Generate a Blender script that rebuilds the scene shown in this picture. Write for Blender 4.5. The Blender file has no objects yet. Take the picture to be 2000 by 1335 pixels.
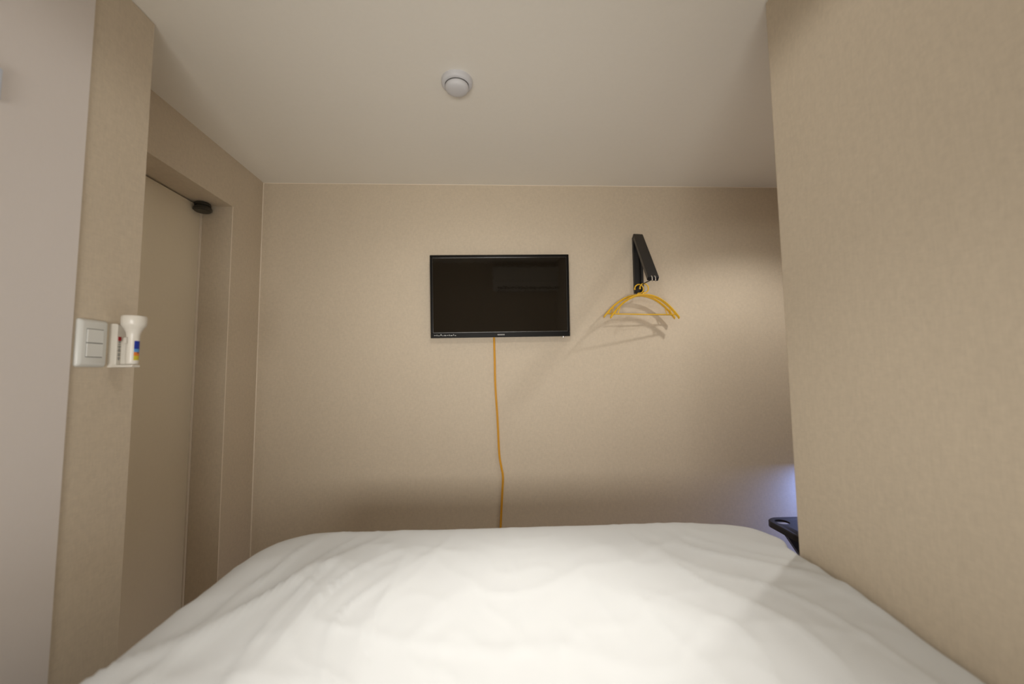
import bpy, bmesh, math, random
from mathutils import Vector, Matrix, noise

scene = bpy.context.scene
COL = scene.collection
PI = math.pi
Z0 = 1.15                      # eye height above the floor

# ------------------------------------------------------------------ camera
cd = bpy.data.cameras.new('camera')
cam = bpy.data.objects.new('camera', cd)
COL.objects.link(cam)
_r = Vector((0.99901094, -0.04310741, -0.01090427))
_u = Vector((0.00755004, -0.07722152, 0.99698537))
_f = Vector((0.0438195, 0.99608162, 0.07681968))
_m = Matrix((_r, _u, -_f)).transposed().to_4x4()
_m.translation = Vector((0, 0, Z0))
cam.matrix_world = _m
cd.sensor_fit = 'HORIZONTAL'
cd.sensor_width = 36
cd.lens = 809.35 * 36 / 2000
cd.clip_start = 0.02
cd.dof.use_dof = True
cd.dof.focus_distance = 2.1
cd.dof.aperture_fstop = 2.0
scene.camera = cam

# ------------------------------------------------------------------ exposure, world
vs = scene.view_settings
vs.view_transform = 'Standard'
vs.look = 'None'
vs.gamma = 1
vs.use_curve_mapping = False
vs.exposure = 0.14
w = bpy.data.worlds.new('world')
scene.world = w
w.use_nodes = True
w.node_tree.nodes['Background'].inputs[0].default_value = (1.0, 0.93, 0.85, 1)
w.node_tree.nodes['Background'].inputs[1].default_value = 0.02

# ------------------------------------------------------------------ light levels (lamps are built with their fixtures)
BED_SPOT_POS = (0.03, 0.70)
BED_BEAM = (11.0, 64, 1.0)        # watts, cone, softness
BED_HOT = (50.0, 44, 1.0)
BED_WIDE = (17.0, 96, 1.0)
BED_SPILL = (4.2, 172, 0.25)
BED_AIMED = (5.5, 84, 1.0)        # tilted towards the far wall
NICHE_SPOT_POS = (1.31, 1.50)
NICHE_BEAM = (19.5, 130, 0.6)
NICHE_SPILL = (1.5, 165, 0.4)
BLUE_W = 5.0
FILL_W = 5.2  # added fill from behind the camera, for far wall and ceiling
FILL_SPREAD = 74
FILL_TILT = 10
LAMP_COL = (1.0, 0.965, 0.915)

# ------------------------------------------------------------------ materials
MATS = {}
def lin(c):
    return tuple(((v / 255) / 12.92 if v / 255 <= 0.04045 else ((v / 255 + 0.055) / 1.055) ** 2.4) for v in c) + (1,)

def mat(name, col, rough=0.6, metal=0.0, spec=0.5, emit=None, es=1.0):
    if name in MATS: return MATS[name]
    m = bpy.data.materials.new(name); m.use_nodes = True
    b = m.node_tree.nodes['Principled BSDF']
    b.inputs['Base Color'].default_value = tuple(col[:3]) + (1,)
    b.inputs['Roughness'].default_value = rough
    b.inputs['Metallic'].default_value = metal
    b.inputs['Specular IOR Level'].default_value = spec
    if emit:
        b.inputs['Emission Color'].default_value = tuple(emit[:3]) + (1,)
        b.inputs['Emission Strength'].default_value = es
    # faint procedural wear so no surface is perfectly flat
    nt = m.node_tree
    tc = nt.nodes.new('ShaderNodeTexCoord'); nz = nt.nodes.new('ShaderNodeTexNoise')
    nz.inputs['Scale'].default_value = 60; nz.inputs['Detail'].default_value = 3
    bp = nt.nodes.new('ShaderNodeBump'); bp.inputs['Strength'].default_value = 0.03; bp.inputs['Distance'].default_value = 0.002
    nt.links.new(tc.outputs['Object'], nz.inputs['Vector'])
    nt.links.new(nz.outputs['Fac'], bp.inputs['Height'])
    nt.links.new(bp.outputs['Normal'], b.inputs['Normal'])
    MATS[name] = m
    return m

def wallpaper(name, col, amt=0.10, bump=0.25):
    m = bpy.data.materials.new(name); m.use_nodes = True
    nt = m.node_tree; L = nt.links.new
    b = nt.nodes['Principled BSDF']; b.inputs['Roughness'].default_value = 0.62
    b.inputs['Specular IOR Level'].default_value = 0.28
    tc = nt.nodes.new('ShaderNodeTexCoord')
    def nz(sc, vec, det=2):
        mp = nt.nodes.new('ShaderNodeMapping'); mp.inputs['Scale'].default_value = vec
        n = nt.nodes.new('ShaderNodeTexNoise'); n.inputs['Scale'].default_value = sc; n.inputs['Detail'].default_value = det
        L(tc.outputs['Object'], mp.inputs['Vector']); L(mp.outputs['Vector'], n.inputs['Vector'])
        return n.outputs['Fac']
    def mth(op, a, bb):
        n = nt.nodes.new('ShaderNodeMath'); n.operation = op
        for i, v in enumerate((a, bb)):
            if isinstance(v, (int, float)): n.inputs[i].default_value = v
            else: L(v, n.inputs[i])
        return n.outputs[0]
    warp = nz(1.0, (330, 330, 45))          # upright threads
    weft = nz(1.0, (55, 55, 380))           # cross threads
    mott = nz(1.0, (75, 75, 75), 4)
    big = nz(1.0, (7, 7, 5), 2)
    s = mth('ADD', mth('ADD', mth('MULTIPLY', warp, 0.30), mth('MULTIPLY', weft, 0.30)), mth('ADD', mth('MULTIPLY', mott, 0.30), mth('MULTIPLY', big, 0.10)))
    k = mth('ADD', mth('MULTIPLY', mth('SUBTRACT', s, 0.5), amt * 10 / 2), 1.0)
    vm = nt.nodes.new('ShaderNodeVectorMath'); vm.operation = 'SCALE'
    vm.inputs[0].default_value = col[:3]
    L(k, vm.inputs['Scale'])
    L(vm.outputs['Vector'], b.inputs['Base Color'])
    bp = nt.nodes.new('ShaderNodeBump'); bp.inputs['Strength'].default_value = bump; bp.inputs['Distance'].default_value = 0.0015
    L(s, bp.inputs['Height']); L(bp.outputs['Normal'], b.inputs['Normal'])
    return m

WP = wallpaper('beige_woven_wallpaper', (0.635, 0.543, 0.420), 0.10)
PALE = wallpaper('pale_painted_panel', (0.760, 0.705, 0.670), 0.012, 0.04)
CEIL = wallpaper('ceiling_paper', (0.890, 0.855, 0.780), 0.015, 0.05)
DOORM = wallpaper('door_paint', (0.790, 0.705, 0.550), 0.02, 0.05)
CAULK = mat('caulk', (0.86, 0.76, 0.63), 0.6)
WHITE = mat('white_plastic', (0.74, 0.74, 0.70), 0.35)
WHITE2 = mat('white_plastic_warm', (0.76, 0.72, 0.64), 0.30)
GREYW = mat('detector_white', (0.66, 0.66, 0.68), 0.45)
GROOVE = mat('groove_dark', (0.10, 0.095, 0.09), 0.8)
BLACK = mat('black_metal', (0.008, 0.008, 0.009), 0.42)
BEZEL = mat('bezel_black', (0.009, 0.008, 0.007), 0.36, spec=0.07)
SCREEN = mat('screen_glass', (0.010, 0.0075, 0.005), 0.035, spec=0.62)
LIPM = mat('bezel_lip', (0.045, 0.042, 0.038), 0.25)
MARK = mat('print_white', (0.62, 0.62, 0.60), 0.5)
CHROME = mat('chrome', (0.80, 0.80, 0.80), 0.12, 1.0)
YELLOW = mat('yellow_plastic', (0.86, 0.52, 0.035), 0.35)
AMBER = mat('amber_cord', (0.72, 0.36, 0.025), 0.38)
RUBBER = mat('dark_rubber', (0.035, 0.032, 0.024), 0.35)
STOOLB = mat('black_plastic', (0.012, 0.012, 0.016), 0.38)
RED = mat('label_red', (0.42, 0.02, 0.025), 0.5)
GREYT = mat('label_grey', (0.30, 0.29, 0.27), 0.6)
BLUE = mat('label_blue', (0.010, 0.035, 0.33), 0.4)
SKYB = mat('label_sky', (0.10, 0.30, 0.62), 0.4)
ORANGE = mat('label_orange', (0.72, 0.20, 0.03), 0.4)
YELL = mat('label_yellow', (0.60, 0.50, 0.03), 0.4)
WOOD = mat('wood_floor', (0.46, 0.36, 0.26), 0.4)
BASEM = mat('bed_base_cloth', (0.20, 0.17, 0.15), 0.9)
MATTR = mat('mattress_cloth', (0.75, 0.73, 0.70), 0.9)
LAMP = mat('lamp_lens', (0.9, 0.9, 0.9), 0.4, emit=(1.0, 0.94, 0.84), es=1.0)
BLUEL = mat('blue_lens', (0.5, 0.6, 0.9), 0.4, emit=(0.25, 0.42, 1.0), es=6)
PALEBOX = mat('pale_grey_plastic', (0.58, 0.62, 0.70), 0.4)

def linen():
    m = bpy.data.materials.new('white_linen'); m.use_nodes = True
    nt = m.node_tree; L = nt.links.new; b = nt.nodes['Principled BSDF']
    b.inputs['Base Color'].default_value = (0.595, 0.605, 0.600, 1)
    b.inputs['Roughness'].default_value = 0.85
    b.inputs['Specular IOR Level'].default_value = 0.2
    b.inputs['Sheen Weight'].default_value = 0.05
    tc = nt.nodes.new('ShaderNodeTexCoord'); n = nt.nodes.new('ShaderNodeTexNoise')
    n.inputs['Scale'].default_value = 600; n.inputs['Detail'].default_value = 1
    bp = nt.nodes.new('ShaderNodeBump'); bp.inputs['Strength'].default_value = 0.08; bp.inputs['Distance'].default_value = 0.0008
    L(tc.outputs['Object'], n.inputs['Vector']); L(n.outputs['Fac'], bp.inputs['Height']); L(bp.outputs['Normal'], b.inputs['Normal'])
    return m
LINEN = linen()

# ------------------------------------------------------------------ mesh helpers
def obj(name, bm, m, parent=None, smooth=False):
    bmesh.ops.recalc_face_normals(bm, faces=bm.faces)
    me = bpy.data.meshes.new(name); bm.to_mesh(me); bm.free()
    ms = m if isinstance(m, (list, tuple)) else [m]
    for x in ms: me.materials.append(x)
    if smooth:
        for p in me.polygons: p.use_smooth = True
    o = bpy.data.objects.new(name, me); COL.objects.link(o)
    if parent: o.parent = parent
    return o

def sharp(o, deg=35):
    me = o.data
    for p in me.polygons: p.use_smooth = True
    me.set_sharp_from_angle(angle=math.radians(deg))
    return o

def empty(name, loc, label, cat, group=None, rot=(0, 0, 0)):
    o = bpy.data.objects.new(name, None); COL.objects.link(o)
    o.location = loc; o.rotation_euler = rot; o.empty_display_size = 0.05
    o['label'] = label; o['category'] = cat
    if group: o['group'] = group
    return o

def tag(o, label, cat, group=None):
    o['label'] = label; o['category'] = cat
    if group: o['group'] = group
    return o

def struct(name, bm, m, parent=None):
    o = obj(name, bm, m, parent)
    if not parent: o['kind'] = 'structure'
    return o

def box(bm, x0, x1, y0, y1, z0, z1, bev=0.0, seg=2, M=None):
    vs_ = [bm.verts.new((x, y, z)) for x in (x0, x1) for y in (y0, y1) for z in (z0, z1)]
    F = [(0, 1, 3, 2), (4, 6, 7, 5), (0, 4, 5, 1), (2, 3, 7, 6), (0, 2, 6, 4), (1, 5, 7, 3)]
    fs = [bm.faces.new([vs_[i] for i in f]) for f in F]
    if bev > 0:
        es = list({e for f in fs for e in f.edges})
        r = bmesh.ops.bevel(bm, geom=es, offset=bev, segments=seg, affect='EDGES', profile=0.5)
        vs_ = list({v for f in r['faces'] for v in f.verts} | {v for v in vs_ if v.is_valid})
    if M is not None:
        bmesh.ops.transform(bm, matrix=M, verts=[v for v in vs_ if v.is_valid])
    return vs_

def lathe(bm, prof, n=48, axis='Z', M=None):
    """prof: list of (radius, height)"""
    rings = []; allv = []
    for r, h in prof:
        if r < 1e-6:
            v = bm.verts.new((0, 0, h)); rings.append([v]); allv.append(v)
        else:
            rg = [bm.verts.new((r * math.cos(2 * PI * i / n), r * math.sin(2 * PI * i / n), h)) for i in range(n)]
            rings.append(rg); allv += rg
    for a, b in zip(rings, rings[1:]):
        if len(a) == 1 and len(b) == 1: continue
        for i in range(n):
            j = (i + 1) % n
            if len(a) == 1: bm.faces.new((a[0], b[i], b[j]))
            elif len(b) == 1: bm.faces.new((a[i], b[0], a[j]))
            else: bm.faces.new((a[i], b[i], b[j], a[j]))
    if M is not None: bmesh.ops.transform(bm, matrix=M, verts=allv)
    return allv

def tube(bm, pts, rad, n=10, ry=None, closed=False):
    """round (or oval: rad across, ry along the 2nd axis) tube along pts"""
    pts = [Vector(p) for p in pts]; N = len(pts); rings = []
    ref = Vector((0, 0, 1))
    prev = None
    for i, p in enumerate(pts):
        t = (pts[min(i + 1, N - 1)] - pts[max(i - 1, 0)]).normalized()
        if prev is None:
            a = ref if abs(t.dot(ref)) < 0.9 else Vector((0, 1, 0))
            u = t.cross(a).normalized()
        else:
            u = (prev - t * prev.dot(t)).normalized()
        prev = u; v = t.cross(u).normalized()
        r = rad[i] if isinstance(rad, (list, tuple)) else rad
        r2 = ry if ry is not None else r
        rings.append([bm.verts.new(p + u * (r * math.cos(2 * PI * k / n)) + v * (r2 * math.sin(2 * PI * k / n))) for k in range(n)])
    for a, b in zip(rings, rings[1:]):
        for k in range(n):
            bm.faces.new((a[k], a[(k + 1) % n], b[(k + 1) % n], b[k]))
    bm.faces.new(rings[0][::-1]); bm.faces.new(rings[-1])

def smooth_path(pts, sub=6):
    P = [Vector(p) for p in pts]; P = [2 * P[0] - P[1]] + P + [2 * P[-1] - P[-2]]
    out = []
    for i in range(1, len(P) - 2):
        for s in range(sub):
            t = s / sub; a, b, c, d = P[i - 1:i + 3]
            out.append(0.5 * ((2 * b) + (c - a) * t + (2 * a - 5 * b + 4 * c - d) * t * t + (3 * b - a - 3 * c + d) * t ** 3))
    out.append(P[-2]); return out

def rrect(w, h, r, n=6):
    """rounded rectangle outline centred at 0"""
    o = []
    for cx, cy, a0 in ((w / 2 - r, h / 2 - r, 0), (-w / 2 + r, h / 2 - r, 90), (-w / 2 + r, -h / 2 + r, 180), (w / 2 - r, -h / 2 + r, 270)):
        for k in range(n + 1):
            a = math.radians(a0 + 90 * k / n); o.append((cx + r * math.cos(a), cy + r * math.sin(a)))
    return o

def loft(bm, loops, cap0=True, cap1=True):
    R = [[bm.verts.new(p) for p in lp] for lp in loops]; n = len(R[0])
    for a, b in zip(R, R[1:]):
        for i in range(n): bm.faces.new((a[i], a[(i + 1) % n], b[(i + 1) % n], b[i]))
    if cap0: bm.faces.new(R[0][::-1])
    if cap1: bm.faces.new(R[-1])
    return [v for r in R for v in r]

B = bmesh.new
# ------------------------------------------------------------------ the room (metres)
XL, XP, XR, XN = -1.185, -0.9525, 0.747, 2.25      # door wall, pillar face, right wall face, niche wall
YB, YH = 2.13, -0.75                               # wall with the television, wall behind the camera
YP0, YP1, YR = 0.972, 1.1455, 1.027
ZC, ZS = Z0 + 1.0, Z0 + 0.774                      # ceiling, door soffit
YJ = 1.89; XD = -1.32                              # door jamb, door face

bm = B(); box(bm, -1.5, XN + .1, YH - .1, YB + .1, -0.1, 0); struct('floor', bm, WOOD)
bm = B(); box(bm, -1.5, XN + .1, YH - .1, YB + .1, ZC, ZC + 0.1); struct('ceiling', bm, CEIL)
bm = B(); box(bm, -1.5, XN + .1, YB, YB + .1, 0, ZC); struct('wall_back', bm, WP)
bm = B(); box(bm, -1.5, XN + .1, YH - .1, YH, 0, ZC); struct('wall_rear', bm, WP)
bm = B()
box(bm, -1.5, XL, YP1, YB, ZS, ZC)                 # header over the door
box(bm, -1.5, XL, YJ, YB, 0, ZS)                   # pier beyond the door
struct('wall_left', bm, WP)
bm = B(); box(bm, -1.5, XP, YP0, YP1, 0, ZC, 0.003, 1); struct('wall_pillar', bm, WP)
bm = B(); box(bm, -1.5, XP + .006, YH, YP0 - .001, 0, ZC, 0.002, 1); struct('wall_panel', bm, PALE)
bm = B(); box(bm, XR, XN, YH, YR, 0, ZC, 0.004, 2); struct('wall_right', bm, WP)
bm = B(); box(bm, XN, XN + .1, YR, YB, 0, ZC); struct('wall_niche', bm, WP)

# door in its deep reveal
bm = B(); box(bm, XD - .04, XD, YP1 + .004, YJ - .012, 0.008, ZS - .006, 0.001, 1); door = struct('door_1', bm, DOORM)
bm = B(); box(bm, -1.49, XD - .02, YP1, YJ, 0, ZS - .001); back_fill = struct('trim_1', bm, GROOVE)
bm = B(); box(bm, XD - .02, XD + .004, YJ - .011, YJ - .001, 0, ZS - .001); struct('trim_2', bm, CAULK)
bm = B()                                           # pivot hinge in the top corner of the door
lathe(bm, [(0, .040), (.026, .040), (.030, .037), (.030, .026), (.026, .024), (.026, .021), (.033, .019), (.035, .014), (.035, .006), (.029, .001), (.012, 0), (0, 0)], 28)
h = obj('pivot_hinge', bm, RUBBER, door); sharp(h); h.location = (XD + .030, YJ - .040, ZS - .041); h['label'] = 'dark round pivot hinge at the top door corner'
# sealant lines in the corners
bm = B(); box(bm, XL, XL + .004, YB - .004, YB, 0, ZC); struct('trim_3', bm, CAULK)
bm = B(); box(bm, XL, XL + .0015, YJ - .0015, YJ + .0025, 0, ZS); struct('trim_4', bm, CAULK)
bm = B(); box(bm, XL + .004, XN, YB - .002, YB, ZC - .003, ZC); struct('trim_5', bm, CAULK)
# skirting along the back wall
bm = B(); box(bm, XL + .004, XN, YB - .010, YB, 0, .07, .002, 1); struct('baseboard_back', bm, WOOD)

# ------------------------------------------------------------------ lights of the room, with added fill and blue lamps
def downlight(name, x, y, label, beams, rad):
    t = empty(name, (x, y, ZC), label, 'ceiling light')
    bm = B(); lathe(bm, [(.030, -.001), (.034, -.006), (.044, -.007), (.048, -.004), (.048, 0), (.030, 0), (.030, -.001)], 40)
    sharp(obj('trim_ring', bm, WHITE, t))
    bm = B(); lathe(bm, [(0, -.002), (.029, -.002), (.029, -.0005), (0, -.0005)], 32); obj('lens', bm, LAMP, t)
    for watts, size, blend, *tilt in beams:
        ld = bpy.data.lights.new('downlight_beam', 'SPOT'); ld.energy = watts; ld.color = LAMP_COL
        ld.spot_size = math.radians(size); ld.spot_blend = blend; ld.shadow_soft_size = rad
        lo = bpy.data.objects.new('downlight_beam', ld); COL.objects.link(lo); lo.parent = t; lo.location = (0, 0, -.035)
        if tilt: lo.rotation_euler = (math.radians(tilt[0]), 0, 0)
    return t
downlight('ceiling_downlight', *BED_SPOT_POS, 'recessed round downlight in the ceiling above the white bed', (BED_HOT, BED_BEAM, BED_WIDE, BED_SPILL, BED_AIMED + (50,)), .028)
downlight('ceiling_downlight', *NICHE_SPOT_POS, 'recessed round downlight in the ceiling behind the right wall corner', (NICHE_BEAM, NICHE_SPILL), .030)

# added fill light behind the camera, shaped as a bowed bed-head lamp
t = empty('fill_lamp', (-.10, YH + .002, Z0 - .16), 'added fill light shaped as a long white bowed lamp behind the camera', 'fill lamp')
bm = B(); box(bm, -.52, .52, 0, .022, -.14, .14, .004, 2); obj('wall_plate', bm, WHITE, t)
n = 24
def bow(e, d): return [(d + e * math.sin(PI * k / n), (.19 + e * .3) * math.cos(PI * k / n)) for k in range(n + 1)]
bm = B(); loft(bm, [[(x, y, z) for y, z in bow(.060, .024)] for x in (-.55, .55)]); sharp(obj('shade', bm, LAMP, t), 40)
for x in (-.554, .550):
    bm = B(); loft(bm, [[(x + d, y, z) for y, z in bow(.066, .022)] for d in (0, .004)]); obj('end_cap', bm, CHROME, t)
ld = bpy.data.lights.new('fill_glow', 'AREA'); ld.shape = 'RECTANGLE'; ld.size = 1.06; ld.size_y = .37; ld.energy = FILL_W; ld.color = LAMP_COL; ld.spread = math.radians(FILL_SPREAD)
lo = bpy.data.objects.new('fill_glow', ld); COL.objects.link(lo); lo.parent = t; lo.location = (0, .128, 0); lo.rotation_euler = (math.radians(90 + FILL_TILT), 0, 0)

# unseen shelf and blue lamp, added to make the blue glow and its top edge
t = empty('added_shelf', (1.86, YB, Z0 - .44), 'small black shelf added unseen behind the right wall corner to cut off the blue glow', 'shelf')
bm = B(); box(bm, -.25, .25, -.24, 0, -.018, 0, .003, 1); obj('shelf_board', bm, STOOLB, t)
for sx in (-.18, .18):
    bm = B(); box(bm, sx - .012, sx + .012, -.20, 0, -.030, -.018); box(bm, sx - .012, sx + .012, -.012, 0, -.14, -.018); obj('bracket', bm, BLACK, t)
t = empty('added_strip_lamp', (1.80, YB - .13, Z0 - .458), 'blue strip lamp added under the unseen shelf as source of the blue glow', 'lamp')
bm = B(); box(bm, -.15, .15, -.012, .012, -.014, 0, .002, 1); obj('housing', bm, WHITE, t)
bm = B(); box(bm, -.14, .14, -.009, .009, -.018, -.014); obj('diffuser', bm, BLUEL, t)
ld = bpy.data.lights.new('added_blue_glow', 'AREA'); ld.shape = 'RECTANGLE'; ld.size = .26; ld.size_y = .02; ld.energy = BLUE_W; ld.color = (0.22, 0.36, 1.0)
lo = bpy.data.objects.new('added_blue_glow', ld); COL.objects.link(lo); lo.parent = t; lo.location = (0, 0, -.020)

# ------------------------------------------------------------------ bed
ZT = Z0 - .440                                      # top of the quilt
QX0, QX1, QY0, QY1 = -.682, XR - .003, YH + .02, 1.333
bed = empty('bed', (.03, .3, 0), 'low double bed standing against the right wall under a white quilt', 'bed')
bm = B(); box(bm, -.58, .58, -.96, .88, .10, .36, .01, 2); obj('base', bm, BASEM, bed)
bm = B(); box(bm, -.58, .58, -.96, .88, .36, ZT - .06, .05, 4); sharp(obj('mattress', bm, MATTR, bed), 60)
for sx in (-.52, .52):
    for sy in (-.90, .82):
        bm = B(); box(bm, sx - .03, sx + .03, sy - .03, sy + .03, 0, .10, .004, 1); obj('leg', bm, BLACK, bed)

def sstep(a, b, x):
    t = max(0, min(1, (x - a) / (b - a))); return t * t * (3 - 2 * t)
def ridge(v):
    return 1 - abs(noise.noise(v)) * 2.2
def wrinkle(x, y):
    # soft folds fanning out from the middle of the foot end
    dx, dy = x - .06, 2.05 - y
    r = math.hypot(dx, dy); a = math.atan2(dx, dy)
    wx = noise.noise(Vector((x * 2.3, y * 2.3, 3.1))) * .16
    f1 = ridge(Vector((a * 7.5 + wx * 4.0, r * 1.5 + wx, .7)))
    f2 = ridge(Vector((a * 15 + wx * 8, r * 3.2, 7.7)))
    e = .30 + .70 * sstep(.10, .55, abs(dx))
    h = (max(0, f1) ** 3 * .0062 + max(0, f2) ** 4 * .0062) * e * (1.0 + .45 * (1 - sstep(-.30, .05, dx)))
    g = ridge(Vector((x * 3.6 + y * 1.2 + 4, y * 4.4 - x * 1.9, 1.9)))
    k = ridge(Vector((x * 7.0 - y * 2.0, y * 8.0 + x * 3.0, 4.4)))
    h += max(0, g) ** 5 * .0028 + max(0, k) ** 5 * .0020
    h += noise.noise(Vector((x * 2.2, y * 2.2, 9.3))) * .0035 + noise.noise(Vector((x * 6.5, y * 6.5, 5.1))) * .0012
    return h * (1 - .72 * sstep(1.02, 1.24, y))

def quilt():
    bm = B()
    cx, cy = (QX0 + QX1) / 2, (QY0 + QY1) / 2
    W, H = QX1 - QX0, QY1 - QY0
    def outline(ins):
        """rounded outline at inset ins with its own radius at each corner"""
        x0, x1, y0, y1 = QX0 + ins[0], QX1 - ins[1], QY0 + ins[2], QY1 - ins[3]
        pts = []
        rad = {'tr': .235, 'tl': .17, 'bl': .06, 'br': .06}
        def corner(px, py, r, a0, n):
            for k in range(n + 1):
                a = math.radians(a0 + 90 * k / n); pts.append((px + r * math.cos(a), py + r * math.sin(a)))
        m = max(0.012, 1 - max(ins) / .62)
        s = min((x1 - x0), (y1 - y0)) * .48
        R_ = {k: max(.004, min(s, v * m + .0 * 1)) for k, v in rad.items()}
        def side(ax, ay, bx, by, n):
            for k in range(1, n): pts.append((ax + (bx - ax) * k / n, ay + (by - ay) * k / n))
        r = R_['tr']; corner(x1 - r, y1 - r, r, 0, 22)
        q = R_['tl']; side(x1 - r, y1, x0 + q, y1, 90); corner(x0 + q, y1 - q, q, 90, 22)
        b = R_['bl']; side(x0, y1 - q, x0, y0 + b, 130); corner(x0 + b, y0 + b, b, 180, 8)
        c = R_['br']; side(x0 + b, y0, x1 - c, y0, 90); corner(x1 - c, y0 + c, c, 270, 8)
        side(x1, y0 + c, x1, y1 - r, 130)
        return [(x + (.034 * sstep(1.036, 1.13, y) * sstep(.45, .74, x)), y) for x, y in pts]
    RL, RR, RH, RF = .125, .022, .06, .115
    rings = []
    # hanging sides, with soft waves
    for z, k in ((.16, 1.0), (.22, .9), (.30, .75), (.40, .55), (.48, .35)):
        o = outline((0, 0, 0, 0))
        rings.append([(x, y, z, 'side', k) for x, y in o])
    zt0 = ZT - .125
    rings.append([(x, y, ZT, 'arc', 90) for x, y in outline((0, 0, 0, 0))])
    for a in range(82, -1, -6):
        s = 1 - math.sin(math.radians(a))
        rings.append([(x, y, ZT, 'arc', a) for x, y in outline((RL * s, RR * s, RH * s, RF * s))])
    for k in range(1, 66):
        t = k / 66
        lx = (W - RL - RR) / 2 * t; ly = (H - RH - RF) / 2 * t
        rings.append([(x, y, ZT, 'top', t) for x, y in outline((RL + lx, RR + lx, RH + ly, RF + ly))])
    V = []
    for rg in rings:
        row = []
        for x, y, z, kind, p in rg:
            # edge radius here, blended by which side is nearest
            dl, dr, df, dh = x - QX0, QX1 - x, QY1 - y, y - QY0
            wl, wr, wf, wh = [1 / (d + .03) ** 3 for d in (dl, dr, df, dh)]
            Rm = (RL * wl + RR * wr + RF * wf + RH * wh) / (wl + wr + wf + wh)
            if kind == 'side':
                n = noise.noise(Vector((x * 7, y * 7, 2.2)))
                ox = (-1 if dl < .1 else 0) * (.010 + .014 * n) * p
                oy = (1 if df < .1 else 0) * (.010 + .014 * n) * p
                row.append(bm.verts.new((x + ox, y + oy, z)))
            else:
                ang = p if kind == 'arc' else 0
                drop = Rm * (1 - math.cos(math.radians(ang)))
                wgt = math.cos(math.radians(ang)) ** 1.3 if ang < 90 else 0
                hh = wrinkle(x, y) * wgt
                sag = .030 * (1 - sstep(.50, 1.0, y)) * sstep(.55, .745, x)
                row.append(bm.verts.new((x, y, z - drop + hh - .004 - sag)))
        V.append(row)
    n = len(V[0])
    for a, b in zip(V, V[1:]):
        for i in range(n):
            j = (i + 1) % n
            bm.faces.new((a[i], a[j], b[j], b[i]))
    bm.faces.new(V[-1])
    bmesh.ops.remove_doubles(bm, verts=bm.verts, dist=.0006)
    o = obj('quilt', bm, LINEN, smooth=True)
    sd = o.modifiers.new('thickness', 'SOLIDIFY'); sd.thickness = .012; sd.offset = -1
    return o
tag(quilt(), 'white cotton quilt with soft folds covering the whole bed', 'quilt')

# ------------------------------------------------------------------ television
tv = empty('television', (.036, 2.119, Z0 + .1875), 'small black flat television mounted on the beige back wall', 'television', rot=(math.radians(3.2), math.radians(-.45), 0))
TW, TH, TT = .704, .418, .034                       # local: x right, -y towards the room, z up from the lower edge
def tvbox(name, m, x0, x1, y0, y1, z0, z1, bev=.0015, parent=tv):
    bm = B(); box(bm, x0, x1, y0, y1, z0, z1, bev, 2); return obj(name, bm, m, parent)
tvbox('housing', BEZEL, -TW / 2 + .003, TW / 2 - .003, -TT + .006, 0, .003, TH - .003, .006)
bm = B()                                            # bezel frame
bz, bb = .012, .025
for a in ((-TW / 2, TW / 2, 0, bb), (-TW / 2, TW / 2, TH - bz, TH), (-TW / 2, -TW / 2 + bz, bb, TH - bz), (TW / 2 - bz, TW / 2, bb, TH - bz)):
    box(bm, a[0], a[1], -TT, -TT + .008, a[2], a[3], .0012, 1)
bez = obj('bezel', bm, BEZEL, tv)
bm = B()                                            # shiny inner lip
lp = .0025
for a in ((-TW / 2 + bz, TW / 2 - bz, bb, bb + lp), (-TW / 2 + bz, TW / 2 - bz, TH - bz - lp, TH - bz), (-TW / 2 + bz, -TW / 2 + bz + .0015, bb, TH - bz), (TW / 2 - bz - .0015, TW / 2 - bz, bb, TH - bz)):
    box(bm, a[0], a[1], -TT - .0006, -TT + .004, a[2], a[3])
obj('lip', bm, LIPM, bez)
tvbox('screen', SCREEN, -TW / 2 + bz, TW / 2 - bz, -TT + .0022, -TT + .006, bb, TH - bz, 0)
bm = B()                                            # maker's mark in the middle of the lower bezel
x = -.0165
for wdt, gap in ((.005, .0012), (.005, .0012), (.0052, .0012), (.005, .0012), (.005, .0012), (.0042, 0)):
    box(bm, x, x + wdt, -TT - .0008, -TT, .0100, .0118); box(bm, x, x + wdt, -TT - .0008, -TT, .0138, .0154)
    box(bm, x, x + .0014, -TT - .0008, -TT, .0100, .0154); x += wdt + gap
obj('maker_mark', bm, MARK, bez)
bm = B()                                            # printed control symbols along the lower left
random.seed(4); x = -.335
for k, (wd, hi) in enumerate(((.009, .0028), (.004, .005), (.008, .003), (.006, .0055), (.005, .003), (.010, .0034), (.007, .0026), (.004, .005), (.010, .0038), (.004, .005), (.007, .003))):
    z = .0105 if k % 3 else .0118
    box(bm, x, x + wd, -TT - .0007, -TT, z, z + hi * .8)
    if k % 2: box(bm, x + wd * .3, x + wd * .6, -TT - .0007, -TT, z, z + hi * 1.5)
    x += wd + .0036
obj('control_symbols', bm, MARK, bez)
bm = B(); lathe(bm, [(0, -.008), (.004, -.008), (.0055, -.006), (.0055, 0), (0, 0)], 16, M=Matrix.Translation((TW / 2 - .034, -TT + .006, .001)))
o = obj('sensor_stud', bm, CHROME, bez)
bm = B(); box(bm, -.10, .10, 0, .009, .10, .30); obj('mount_plate', bm, BLACK, tv)

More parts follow.
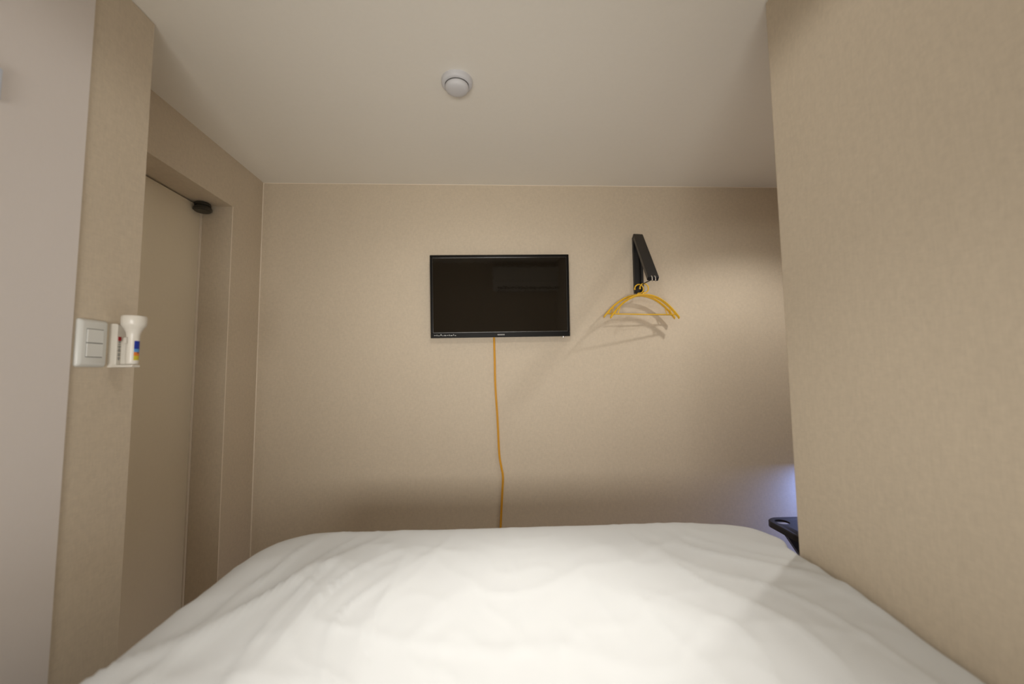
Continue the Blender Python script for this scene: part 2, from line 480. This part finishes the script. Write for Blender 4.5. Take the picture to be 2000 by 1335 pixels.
# amber twin cord
bm = B()
cp = [(.001, 2.121, Z0 + .205), (.004, 2.1235, Z0 + .06), (.006, 2.1245, Z0 - .06), (.016, 2.1245, Z0 - .235), (.023, 2.1245, Z0 - .40), (.034, 2.1245, Z0 - .47), (.0405, 2.1245, Z0 - .515), (.036, 2.1245, Z0 - .60), (.027, 2.1245, Z0 - .755), (.022, 2.1245, Z0 - .88)]
cp = smooth_path(cp, 8)
tw = [math.sin(i * .21) for i in range(len(cp))]
for s in (-1, 1):
    tube(bm, [p + Vector((s * .0026, tw[i] * s * .0012 - .001, 0)) for i, p in enumerate(cp)], .0028, 8)
cord = obj('power_cord', bm, AMBER, smooth=True)
tag(cord, 'amber twin power cord hanging down the wall below the television', 'cord')
t = empty('wall_socket', (.022, YB, Z0 - .90), 'white wall socket low on the back wall behind the bed', 'socket')
bm = B(); box(bm, -.035, .035, -.009, 0, -.06, .06, .003, 2); obj('socket_plate', bm, WHITE, t)
bm = B(); box(bm, -.018, .018, -.022, -.009, -.012, .020, .003, 2); pl = obj('plug', bm, AMBER, cord)
pl.location = (.022, YB, Z0 - .90)

# ------------------------------------------------------------------ folding wall rack
rk = empty('wall_hanger_rack', (.763, YB, Z0 + .415), 'black folding garment rack arm fixed on the wall beside the television', 'hanger rack')
bm = B()
pr = [(-.024, 0), (-.024, -.020), (-.012, -.020), (-.011, -.010), (.011, -.010), (.012, -.020), (.024, -.020), (.024, 0)]
loft(bm, [[(x, y, z) for x, y in pr] for z in (0, .300)])
obj('wall_channel', bm, BLACK, rk)
bm = B(); M = Matrix.Translation((0, -.026, .296)); 
A0 = Vector((0, -.026, .298)); A1 = Vector((-.046, -.325, .004)); d = (A1 - A0); Ln = d.length
zx = d.normalized(); yx = Vector((1, 0, 0)).cross(zx).normalized(); xx = yx.cross(zx).normalized() * -1
if xx.x < 0: xx = -xx
yx = zx.cross(xx)
MA = Matrix((xx, yx, zx)).transposed().to_4x4(); MA.translation = A0
vs_ = box(bm, -.025, .025, -.011, .011, -.012, Ln, .003, 2, MA)
obj('folding_arm', bm, BLACK, rk)
bm = B(); tube(bm, [(-.027, -.026, .296), (.027, -.026, .296)], .007, 14); obj('hinge_pin', bm, BLACK, rk)
bm = B(); tube(bm, [(0, -.004, .040), (-.018, -.15, .024), (-.042, -.318, .006)], .0028, 8); rod = obj('hanging_rod', bm, BLACK, rk, True)
for dx in (-.008, .007):
    bm = B(); tube(bm, smooth_path([A1 + Vector((dx, .002, .014)), A1 + Vector((dx, -.008, .006)), A1 + Vector((dx, -.010, -.006)), A1 + Vector((dx + .002, -.004, -.012))], 4), .0028, 8)
    obj('end_clip', bm, CHROME, rk, True)

def make_hanger(name, label, group):
    """local origin at the top inside of the hook (where it rests on the rod); x along the shoulders"""
    t = empty(name, (0, 0, 0), label, 'clothes hanger', group)
    hw, zt, zb = .187, -.052, -.152
    arc = [(hw * 1.0 * math.sin(a), 0, zb - .016 + (zt - zb + .016) * math.cos(a)) for a in [math.radians(-88 + 176 * k / 44) for k in range(45)]]
    arc = [(x, y, zb - .016 + (zt - zb + .016) * (1 - abs(x / hw) ** 2.15)) for x, y, z in arc]
    bm = B()                                        # flat shoulder band with raised rims
    for dy in (-.0052, .0052):
        tube(bm, [(x, dy, z) for x, y, z in arc], .0030, 8)
    tube(bm, [(x, y, z - .0055) for x, y, z in arc], .0058, 8, ry=.0022)
    obj('shoulder_bow', bm, YELLOW, t, True)
    bm = B(); tube(bm, [(-hw + .020, 0, zb), (0, 0, zb - .001), (hw - .020, 0, zb)], .0030, 8); obj('trouser_bar', bm, YELLOW, t, True)
    for s in (-1, 1):
        bm = B()
        tube(bm, smooth_path([(s * (hw - .050), 0, zb + .031), (s * (hw - .046), 0, zb + .018), (s * (hw - .040), 0, zb + .002)], 4), .0026, 8)
        tube(bm, smooth_path([(s * (hw - .036), 0, zb + .024), (s * (hw - .030), 0, zb + .012), (s * (hw - .022), 0, zb)], 4), .0024, 8)
        obj('strap_notch', bm, YELLOW, t, True)
    r = .023
    pts = [(-.008, 0, zt - .002), (-.006, 0, zt + .008)]
    c = Vector((0, 0, -r + .003))
    pts += [(c.x + r * math.cos(a), 0, c.z + r * math.sin(a)) for a in [math.radians(-75 + 260 * k / 18) for k in range(19)]]
    bm = B(); tube(bm, smooth_path(pts, 3), .0033, 10)
    lathe(bm, [(0, -.005), (.0035, -.0035), (.005, 0), (.0035, .0035), (0, .005)], 12, M=Matrix.Translation(pts[-1]))
    obj('hook', bm, YELLOW, t, True)
    return t
hg = make_hanger('clothes_hanger', 'yellow plastic hanger in front, hooked on the rack rod nearer the arm tip', None)
hg.location = (.757, 2.026, Z0 + .4425); hg.rotation_euler = (0, math.radians(-.6), math.radians(9))
def dup(root, label):
    r = root.copy(); COL.objects.link(r); r['label'] = label
    for ch in list(root.children):
        c = ch.copy(); COL.objects.link(c); c.parent = r
        for g in ch.children:
            e = g.copy(); COL.objects.link(e); e.parent = c
    return r
h2 = dup(hg, 'yellow plastic hanger hooked closest to the wall behind the other hanger')
h2.location = (.752, 2.083, Z0 + .4505); h2.rotation_euler = (0, math.radians(1.0), math.radians(2))
for o in (hg, h2): o['group'] = 'yellow hangers on the wall rack'

# ------------------------------------------------------------------ light switch on the pillar
sw = empty('light_switch', (XP, 1.017, Z0 + .083), 'white two rocker light switch plate on the wallpapered pillar', 'light switch')
def plate(bm, w_, h_, d, r, M=None):
    L = []
    for ins, x in ((0, 0), (0, d * .35), (.004, d * .8), (.008, d)):
        L.append([(x, p[0], p[1]) for p in rrect(w_ - 2 * ins, h_ - 2 * ins, max(.0015, r - ins * .5), 5)])
    loft(bm, L)
bm = B(); plate(bm, .073, .112, .011, .006); sharp(obj('cover_plate', bm, WHITE, sw), 40)
bm = B(); box(bm, .0108, .0112, -.0205, .0205, -.0335, .0335); obj('inner_frame', bm, GROOVE, sw)
for zc in (-.0165, .0165):
    bm = B(); box(bm, .010, .0135, -.0200, .0200, zc - .0156, zc + .0156, .001, 2); obj('rocker', bm, WHITE, sw)

# ------------------------------------------------------------------ torch and its holder on the pillar
hd = empty('torch_holder', (XP, 1.085, Z0 + .027), 'white wall bracket with red and grey print on the pillar beside the switch', 'holder')
bm = B()                                            # back plate, cut away slantwise at the top, curved cheek round the torch
prof = [(-.020, 0), (.026, 0), (.026, .066), (.018, .080), (.012, .104), (.004, .108), (-.020, .108)]
prof = [(a, b) for a, b in prof]
loft(bm, [[(0, a, b) for a, b in prof], [(.016, a, b) for a, b in prof], [(.019, a * .94, .003 + b * .95) for a, b in prof]])
sharp(obj('back_plate', bm, WHITE2, hd), 30)
bm = B(); box(bm, .012, .060, -.022, .003, 0, .006, .002, 2); box(bm, .012, .030, -.006, .006, 0, .066, .004, 3); obj('cradle', bm, WHITE2, hd)
bm = B()                                            # open clip hugging the torch neck
arcs = [math.radians(95 + 170 * k / 20) for k in range(21)]
def clip(r_, z): return [(.048 + r_ * math.cos(a), -.0085 + r_ * math.sin(a), z) for a in arcs]
loft(bm, [clip(.0150, .058) + clip(.0185, .058)[::-1], clip(.0150, .074) + clip(.0185, .072)[::-1]])
obj('neck_clip', bm, WHITE2, hd)
bm = B()
box(bm, .0190, .0198, -.0165, -.0085, .066, .076); o = obj('red_mark', bm, RED, hd)
bm = B()
for z, wd in ((.062, .007), (.056, .006), (.050, .008), (.044, .005), (.040, .008), (.033, .006), (.029, .007), (.022, .007), (.018, .004)):
    box(bm, .0192, .0197, -.0125 - wd / 2, -.0125 + wd / 2, z, z + .0022)
    if wd > .006: box(bm, .0192, .0197, -.0133, -.0115, z - .002, z + .004)
obj('grey_print', bm, GREYT, hd)
tc_ = empty('torch', (XP + .048, 1.0765, Z0 + .0345), 'white pocket torch with flared head held upright in the wall bracket', 'torch')
bm = B()
lathe(bm, [(0, 0), (.0110, 0), (.0126, .002), (.0130, .008), (.0130, .056), (.0133, .072), (.0146, .079), (.0190, .0885), (.0232, .0950), (.0251, .100), (.0256, .113), (.0250, .118), (.0235, .1205), (.0215, .121), (.0215, .118), (0, .116)], 48)
sharp(obj('casing', bm, WHITE2, tc_), 40)
def label_patch(name, m, a0, a1, z0, z1, r=.01315):
    bm = B(); n = 10
    lo_ = [[(r * math.cos(math.radians(a0 + (a1 - a0) * k / n)), r * math.sin(math.radians(a0 + (a1 - a0) * k / n)), z) for k in range(n + 1)] for z in (z0, z1)]
    V = [[bm.verts.new(p) for p in q] for q in lo_]
    W_ = [[bm.verts.new((p[0] * .985, p[1] * .985, p[2])) for p in q] for q in lo_]
    for k in range(n):
        bm.faces.new((V[0][k], V[0][k + 1], V[1][k + 1], V[1][k])); bm.faces.new((W_[0][k], W_[1][k], W_[1][k + 1], W_[0][k + 1]))
    return obj(name, bm, m, tc_)
LA0, LA1 = -38, 60
label_patch('blue_label', BLUE, LA0, LA1, .038, .058)
label_patch('sky_blue_label', SKYB, LA0, LA1, .030, .038)
label_patch('orange_label', ORANGE, LA0, LA1, .021, .030)
label_patch('yellow_label', YELL, LA0, LA1, .010, .021)
label_patch('dark_dot', GROOVE, -8, 12, .0270, .0305, .01325)

# ------------------------------------------------------------------ smoke detector
sd_ = empty('smoke_detector', (-.119, 1.348, ZC), 'white round smoke detector on the ceiling', 'smoke detector')
bm = B(); lathe(bm, [(0, 0), (.0525, 0), (.0530, -.003), (.0525, -.012), (.0505, -.0165), (.046, -.019), (.041, -.0195), (.041, -.0175), (0, -.0175)], 56)
sharp(obj('base_ring', bm, GREYW, sd_), 40)
bm = B(); lathe(bm, [(.0402, -.0178), (.0402, -.0215), (.0385, -.0215), (.0385, -.0178)], 56); obj('vent_gap', bm, GROOVE, sd_)
bm = B(); lathe(bm, [(.030, -.0178), (.0390, -.021), (.0400, -.023), (.0395, -.030), (.037, -.0345), (.031, -.0385), (.020, -.0410), (0, -.042)], 56)
sharp(obj('sensor_dome', bm, GREYW, sd_), 50)

# ------------------------------------------------------------------ black folding stool behind the right wall corner
st = empty('folding_stool', (1.437, 1.865, 0), 'black plastic folding stool with a grip hole behind the right wall corner', 'stool')
zs = Z0 - .700
bm = B()
SW, SD = .31, .265
out = [(p[0], p[1]) for p in rrect(SW, SD, .065, 10)]
hx, hy = -.102, .068                                # grip slot near the far left corner
hol = [(hx + p[0], hy + p[1]) for p in rrect(.060, .062, .028, 10)]
rings = []
def ring(pts, z): return [bm.verts.new((x, y, z)) for x, y in pts]
def quadstrip(a, b):
    n = len(a)
    for i in range(n): bm.faces.new((a[i], a[(i + 1) % n], b[(i + 1) % n], b[i]))
def inset(pts, k): return [(x * (1 - k / SW * 2), y * (1 - k / SD * 2)) for x, y in pts]
o0, o1, o2 = ring(out, zs - .026), ring(out, zs - .004), ring(inset(out, .004), zs)
i0, i1 = ring(hol, zs), ring(hol, zs - .009)
quadstrip(o0, o1); quadstrip(o1, o2)
n = len(out)
# bridge outer loop to the slot on top and bottom
def bridge(a, b):
    ea = [bm.edges.get((a[i], a[(i + 1) % n])) or bm.edges.new((a[i], a[(i + 1) % n])) for i in range(n)]
    eb = [bm.edges.get((b[i], b[(i + 1) % n])) or bm.edges.new((b[i], b[(i + 1) % n])) for i in range(n)]
    bmesh.ops.bridge_loops(bm, edges=ea + eb)
quadstrip(i0, i1); bridge(o2, i0); bridge(o0, i1)
sharp(obj('seat', bm, STOOLB, st), 40)
for sy, sgn in ((-.095, 1), (-.060, -1), (.030, 1), (-.008, -1)):
    bm = B()
    a = Vector((-.112 * sgn, sy, zs - .022)); b = Vector((.150 * sgn, sy, .012))
    dz = (b - a).normalized(); nx = Vector((0, 1, 0)).cross(dz).normalized()
    def rect(p, w_): return [p + nx * w_ + Vector((0, .011, 0)), p - nx * w_ + Vector((0, .011, 0)), p - nx * w_ + Vector((0, -.011, 0)), p + nx * w_ + Vector((0, -.011, 0))]
    loft(bm, [rect(a, .016), rect(a.lerp(b, .5), .013), rect(b, .015)])
    obj('leg', bm, STOOLB, st)
for sx in (-.135, .135):
    bm = B(); box(bm, sx - .014, sx + .014, -.10, .10, 0, .016, .003, 1); obj('foot_bar', bm, STOOLB, st)

# ------------------------------------------------------------------ pale box on the pale wall, air conditioner behind the camera
wb = empty('wall_box', (XP + .006, .756, Z0 + .558), 'pale grey wall box at the left edge on the pale wall', 'wall box')
bm = B(); box(bm, 0, .016, -.034, .034, -.032, .032, .003, 2); obj('cover', bm, PALEBOX, wb)
bm = B(); box(bm, .0155, .017, -.022, .012, -.016, .016, .001, 1); obj('button', bm, WHITE, wb)

ac = empty('air_conditioner', (.42, YH, Z0 + .66), 'white split air conditioner on the wall behind the camera', 'air conditioner')
bm = B()
pf = [(0, 0), (.10, .0), (.165, .045), (.190, .10), (.195, .20), (.185, .262), (.160, .275), (0, .275)]
loft(bm, [[(s * .425, y, z) for y, z in pf] for s in (-1, -.99, .99, 1)])
sharp(obj('body', bm, WHITE, ac), 30)
bm = B(); Mx = Matrix.Translation((0, .134, .020)) @ Matrix.Rotation(math.radians(35), 4, 'X'); box(bm, -.37, .37, -.036, .036, -.010, -.002, .001, 1, Mx); obj('air_outlet', bm, GROOVE, ac)
bm = B(); Mx = Matrix.Translation((0, .137, .012)) @ Matrix.Rotation(math.radians(28), 4, 'X'); box(bm, -.36, .36, -.024, .024, -.006, -.001, .001, 1, Mx); obj('louver', bm, WHITE, ac)
bm = B(); box(bm, -.40, .40, .1945, .1965, .105, .107); obj('panel_seam', bm, GROOVE, ac)
